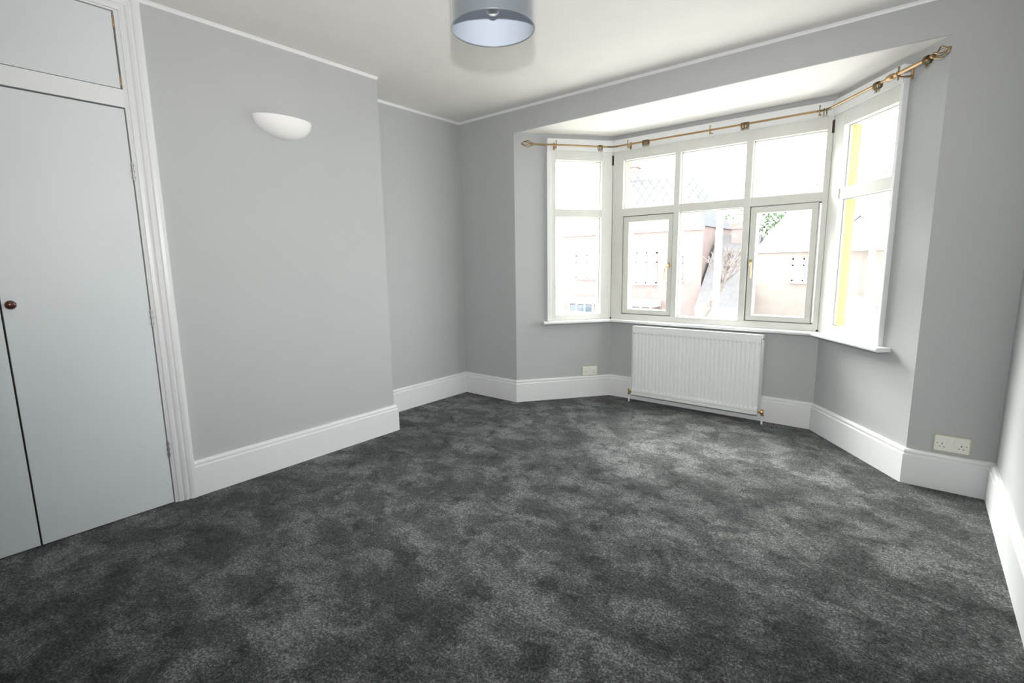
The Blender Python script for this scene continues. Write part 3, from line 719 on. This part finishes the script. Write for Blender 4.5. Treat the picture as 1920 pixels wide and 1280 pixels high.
# curtain rings left on the rod
def ring_mesh():
    bm = bmesh.new(); torus(bm, (0, 0, -.0085), (1, 0, 0), .0195, .0032, 22, 8); torus(bm, (0, 0, -.0375), (0, 1, 0), .0050, .0014, 12, 6)
    me = bpy.data.meshes.new('curtain_ring'); bm.to_mesh(me); bm.free(); me.materials.append(M['darkbrass'])
    me.polygons.foreach_set('use_smooth', [True] * len(me.polygons)); return me
RM = ring_mesh()
clusters = [(TL, dL, [.748, .762, .778], 'small dark brass curtain ring in the bunch near the left rod bend', 'curtain rings near the left bend'),
            (TC, dC, [.333, .343, .353, .363, .373, .383], 'small dark curtain ring bunched left of the middle rod bracket', 'curtain rings left of the middle bracket'),
            (TC, dC, [1.122, 1.132, 1.142, 1.152, 1.162, 1.172], 'small dark curtain ring bunched right of the middle rod bracket', 'curtain rings right of the middle bracket'),
            (TC, dC, [1.655, 1.672], 'small dark brass curtain ring beside the bracket at the right bend', 'curtain rings by the right bend'),
            (TR, dR, [.528, .536, .544, .553], 'small dark curtain ring bunched left of the thick rod sleeve', 'curtain rings left of the rod sleeve'),
            (TR, dR, [.900, .908, .916], 'small dark brass curtain ring against the right-hand finial', 'curtain rings beside the right finial')]
for T, d, us, lab, grp in clusters:
    for ri, u in enumerate(us):
        o = bpy.data.objects.new('curtain_ring', RM); p = rodpt(T, u); o.location = p + Vector((0, 0, .003 if (T is TR and u > .69) else 0))
        o.rotation_euler = (random.uniform(-.12, .12), 0, math.atan2(d.y, d.x) + random.uniform(-.15, .15))
        n_ = len(us); w_ = ['leftmost', 'second from left', 'third from left', 'fourth from left', 'fifth from left']
        pos = 'rightmost' if ri == n_ - 1 else w_[ri]
        link(o, None, lab.replace('small dark', pos + ' dark', 1), 'curtain ring', grp)

# ================================================================== outside, across the street
GZ = -2.9
bm = bmesh.new(); box(bm, -60, 60, 6.5, 14.5, GZ - .2, GZ); obj('road', bm, M['road'], label='grey tarmac road below the bay', kind='structure')
bm = bmesh.new(); box(bm, -60, 60, 14.5, 70, GZ - .2, GZ + .12); box(bm, -60, 60, .9, 6.5, GZ - .2, GZ + .12)
obj('pavement', bm, M['pave'], label='pale pavement and forecourts along the street', kind='structure')

def house(name, x0, x1, y0, y1, eave, ridge, wm, rm, label, wins, bands=(), gable=None, hip=1.5, chim=None, e_=.35):
    r = empty(name, ((x0 + x1) / 2, y0, GZ), label=label, cat='house')
    def hp(nm, bm, mt, parent=r, **kw):
        o = obj(nm, bm, mt, **kw); o.parent = parent; o.location = -r.location; return o
    bm = bmesh.new(); box(bm, x0, x1, y0, y1, GZ, eave); hp('wall', bm, wm)
    bm = bmesh.new(); ym = (y0 + y1) / 2
    v = [bm.verts.new(p) for p in ((x0 - e_, y0 - e_, eave), (x1 + e_, y0 - e_, eave), (x1 + e_, y1 + e_, eave), (x0 - e_, y1 + e_, eave), (x0 + hip, ym, ridge), (x1 - hip, ym, ridge))]
    for f in ((0, 1, 5, 4), (1, 2, 5), (2, 3, 4, 5), (3, 0, 4), (0, 3, 2, 1)): bm.faces.new([v[i] for i in f])
    hp('roof', bm, rm)
    bm = bmesh.new(); box(bm, x0 - e_, x1 + e_, y0 - e_ - .02, y0 - e_ + .02, eave - .16, eave + .03); hp('gutter_board', bm, M['upvc'])
    for (a, b, c, d_, nl) in wins:
        bm = bmesh.new(); t = .07
        box(bm, a, b, y0 - .05, y0 + .05, c, c + t); box(bm, a, b, y0 - .05, y0 + .05, d_ - t, d_); box(bm, a - .08, b + .08, y0 - .12, y0, c - .08, c)
        for k in range(nl + 1):
            x = a + (b - a - t) * k / nl; box(bm, x, x + t, y0 - .05, y0 + .05, c, d_)
        box(bm, a, b, y0 - .05, y0 + .05, c + (d_ - c) * .66, c + (d_ - c) * .66 + t)
        wf = hp('window', bm, M['upvc'])
        bm = bmesh.new(); box(bm, a, b, y0 - .02, y0 - .005, c, d_)
        pn = obj('pane', bm, M['extglass']); pn.parent = wf
        bm = bmesh.new()
        for k in range(nl):      # pale net curtain behind each light
            xa = a + (b - a) * k / nl + .09; xb = a + (b - a) * (k + 1) / nl - .06
            n = 10
            for i in range(n):
                x_ = xa + (xb - xa) * i / n; box(bm, x_, x_ + (xb - xa) / n * .9, y0 - .030 - .004 * (i % 2), y0 - .022, c + .08, d_ - .08)
        pc = obj('net_curtain', bm, M['render']); pc.parent = wf
    for (a, b, c, d_) in bands:
        bm = bmesh.new(); box(bm, a, b, y0 - .7, y0, c, d_); hp('bay_roof_fascia', bm, M['render'])
        bm = bmesh.new(); box(bm, a + .1, b - .1, y0 - .6, y0, GZ, c); hp('ground_bay', bm, wm)
        bm = bmesh.new(); box(bm, a + .25, b - .25, y0 - .64, y0 - .59, c - 1.25, c - .06); hp('ground_bay_glass', bm, M['extglass'])
        bm = bmesh.new()
        for k in range(4): x = a + .22 + (b - a - .5) * k / 3; box(bm, x, x + .07, y0 - .68, y0 - .6, c - 1.25, c)
        hp('ground_bay_frame', bm, M['upvc'])
    if gable:
        gx0, gx1, gz0, gz1, gy = gable; gm = (gx0 + gx1) / 2
        bm = bmesh.new(); a = [bm.verts.new(p) for p in ((gx0, gy, gz0), (gx1, gy, gz0), (gm, gy, gz1))]; b = [bm.verts.new(p) for p in ((gx0, gy + 3, gz0), (gx1, gy + 3, gz0), (gm, gy + 3, gz1))]
        bm.faces.new(a); bm.faces.new(b[::-1])
        for i in range(3): bm.faces.new((a[i], a[(i + 1) % 3], b[(i + 1) % 3], b[i]))
        hp('gable', bm, M['render'], label='white rendered gable')
        bm = bmesh.new()
        for s in (-1, 1):
            e0 = Vector((gm, gy, gz1 + .12)); e1 = Vector((gm + s * ((gx1 - gx0) / 2 + .35), gy, gz0 - .15)); dn = Vector((0, 0, -.18))
            vs = [bm.verts.new(p) for p in (e0 + Vector((0, -.25, 0)), e1 + Vector((0, -.25, 0)), e1 + Vector((0, 3, 0)), e0 + Vector((0, 3, 0)))]
            ws = [bm.verts.new(v_.co + dn) for v_ in vs]
            bm.faces.new(vs); bm.faces.new(ws[::-1])
            for i in range(4): bm.faces.new((vs[i], vs[(i + 1) % 4], ws[(i + 1) % 4], ws[i]))
        hp('gable_roof', bm, rm)
        bm = bmesh.new(); box(bm, gx0, gx1, gy - .06, gy, gz0 - .08, gz0 + .05)
        for s in (-1, 1):
            e0 = Vector((gm, gy - .25, gz1 + .06)); e1 = Vector((gm + s * ((gx1 - gx0) / 2 + .35), gy - .25, gz0 - .2))
            tube(bm, [e0, e1], .09, 4)
        hp('barge_board', bm, M['upvc'])
    if chim:
        cx, cy, cz0, cz1 = chim
        bm = bmesh.new(); box(bm, cx - .4, cx + .4, cy - .3, cy + .3, cz0, cz1); box(bm, cx - .47, cx + .47, cy - .37, cy + .37, cz1 - .3, cz1 - .15); hp('chimney', bm, M['brick'])
        for dx in (-.2, .2):
            bm = bmesh.new(); lathe(bm, [(.12, 0), (.10, .35), (.13, .38), (.13, .44)], 12, lambda v: v + Vector((cx + dx, cy, cz1))); hp('chimney_pot', bm, M['peach'])
    return r
house('house', -12.0, -4.3, 20, 24.5, 2.85, 5.6, M['brick'], M['tile'], 'pale red brick house across the street with wide white windows',
      [(-11.05, -9.7, .45, 1.65, 2), (-8.05, -6.45, .20, 1.72, 3), (-5.9, -5.2, .4, 1.5, 1)], [(-11.35, -9.4, -.90, -.58), (-8.2, -6.2, -.90, -.58)], chim=(-9.2, 22.6, 4.4, 6.6), e_=.08)
house('house', -4.19, -2.06, 19.0, 24, -.78, 2.45, M['render'], M['tilehang'], 'low house with long steep grey tiled roof seen right of the lamp post',
      [], hip=.1, e_=.01, chim=(-3.0, 21.5, 1.6, 3.0))
house('house', -1.95, 5.2, 20, 27, 1.74, 4.9, M['peach'], M['tile'], 'peach brick house with white gable seen through the right bay window',
      [(-.60, .25, .38, 1.32, 2), (3.4, 4.5, .38, 1.35, 2)], gable=(.55, 2.75, 1.80, 2.9, 19.5), chim=(4.2, 23.5, 4.0, 6.0), e_=.08)
bm = bmesh.new()                                        # garage with grey lean-to roof
gr = empty('garage', (1.6, 17.5, GZ), label='small pale garage with grey pitched roof below the gabled house', cat='garage')
box(bm, .4, 2.8, 16.2, 19.2, GZ, -1.05); o = obj('wall', bm, M['render']); o.parent = gr; o.location = -gr.location
bm = bmesh.new(); v = [bm.verts.new(p) for p in ((.2, 16.0, -1.05), (3.0, 16.0, -1.05), (3.0, 19.4, -1.05), (.2, 19.4, -1.05), (.9, 17.7, .05), (2.1, 17.7, -.05))]
for f in ((0, 1, 5, 4), (1, 2, 5), (2, 3, 4, 5), (3, 0, 4), (0, 3, 2, 1)): bm.faces.new([v[i] for i in f])
o = obj('roof', bm, M['tile']); o.parent = gr; o.location = -gr.location

def tree(x, y, h, cr_, label, leafy=True, seed=1, group=None):
    rnd = random.Random(seed); t = empty('tree', (x, y, GZ), label=label, cat='tree')
    bm = bmesh.new(); tips = []
    def br(p, d, L_, r, lv):
        q = p + d * L_; tube(bm, [p, p.lerp(q, .5) + Vector((rnd.uniform(-.05, .05), rnd.uniform(-.05, .05), 0)) * L_, q], [r, r * .85, r * .65], 6)
        if lv == 0: tips.append(q); return
        for _ in range(3):
            nd = (d + Vector((rnd.uniform(-.8, .8), rnd.uniform(-.8, .8), rnd.uniform(-.1, .5)))).normalized(); br(q, nd, L_ * .66, r * .6, lv - 1)
    br(Vector((0, 0, 0)), Vector((0, 0, 1)), h * .42, .16, 4 if not leafy else 3)
    obj('trunk', bm, M['bark'], t)
    if leafy:
        bm = bmesh.new()
        for tp in tips:
            for _ in range(60):
                c = tp + Vector([rnd.gauss(0, cr_ * .30) for _ in range(3)]); a = Vector([rnd.uniform(-1, 1) for _ in range(3)]).normalized(); b = a.orthogonal().normalized(); s = rnd.uniform(.07, .14)
                vs = [bm.verts.new(c + a * s), bm.verts.new(c + b * s * .6), bm.verts.new(c - a * s), bm.verts.new(c - b * s * .6)]; bm.faces.new(vs)
        me = bpy.data.meshes.new('foliage'); bm.to_mesh(me); bm.free(); me.materials.append(M['leaf'])
        o = bpy.data.objects.new('foliage', me); link(o, t, kind='stuff')
    return t
tree(1.9, 31, 7.6, 1.7, 'green leafy tree behind the gabled house', seed=4)
tree(-4.6, 31, 7.4, 1.5, 'green leafy tree behind the steep grey roof', seed=7)
tree(-3.0, 16.6, 4.6, 1.0, 'bare branching street tree beside the white post', leafy=False, seed=11)
# street lamp post
lp = empty('street_lamp', (.62, 6.0, GZ), label='tall white street lamp post seen through the middle window', cat='street lamp')
bm = bmesh.new(); lathe(bm, [(.09, 0), (.09, 1.2), (.062, 1.3), (.055, 7.6), (0, 7.6)], 16); obj('post', bm, M['upvc'], lp, smooth=True)
bm = bmesh.new(); tube(bm, [(0, 0, 7.5), (.05, .3, 7.9), (.1, 1.0, 8.0)], .03, 8); obj('arm', bm, M['upvc'], lp, smooth=True)
bm = bmesh.new(); sphere(bm, (.12, 1.25, 7.98), .16, 14, 8, (1, 2, .45)); obj('lantern', bm, M['upvc'], lp, smooth=True)
def car(x, y, mt, label, L_=4.2, h=1.45):
    c = empty('car', (x, y, GZ), label=label, cat='car')
    bm = bmesh.new()
    prof = [(-L_ / 2, .35), (-L_ / 2, .75), (-L_ / 2 + .9, .92), (-L_ / 2 + 1.5, h), (L_ / 2 - 1.1, h), (L_ / 2 - .35, .98), (L_ / 2, .85), (L_ / 2, .35)]
    a = [bm.verts.new((px, -.85, pz)) for px, pz in prof]; b = [bm.verts.new((px, .85, pz)) for px, pz in prof]; n = len(prof)
    for i in range(n): bm.faces.new((a[i], a[(i + 1) % n], b[(i + 1) % n], b[i]))
    bm.faces.new(a); bm.faces.new(b[::-1]); obj('body', bm, mt, c, bevel=.06)
    bm = bmesh.new(); box(bm, -L_ / 2 + 1.35, L_ / 2 - 1.05, -.865, .865, .98, h - .10); obj('side_window', bm, M['extglass'], c)
    for wx in (-L_ / 2 + .8, L_ / 2 - .8):
        for wy in (-.80, .80):
            bm = bmesh.new(); tube(bm, [(wx, wy - .1, .32), (wx, wy + .1, .32)], .32, 18); obj('wheel', bm, M['tyre'], c)
car(-10.4, 17.2, M['bluecar'], 'blue-grey car parked in front of the pale red brick house', h=1.75)
car(2.2, 13.3, M['whitecar'], 'pale car parked near the garage')
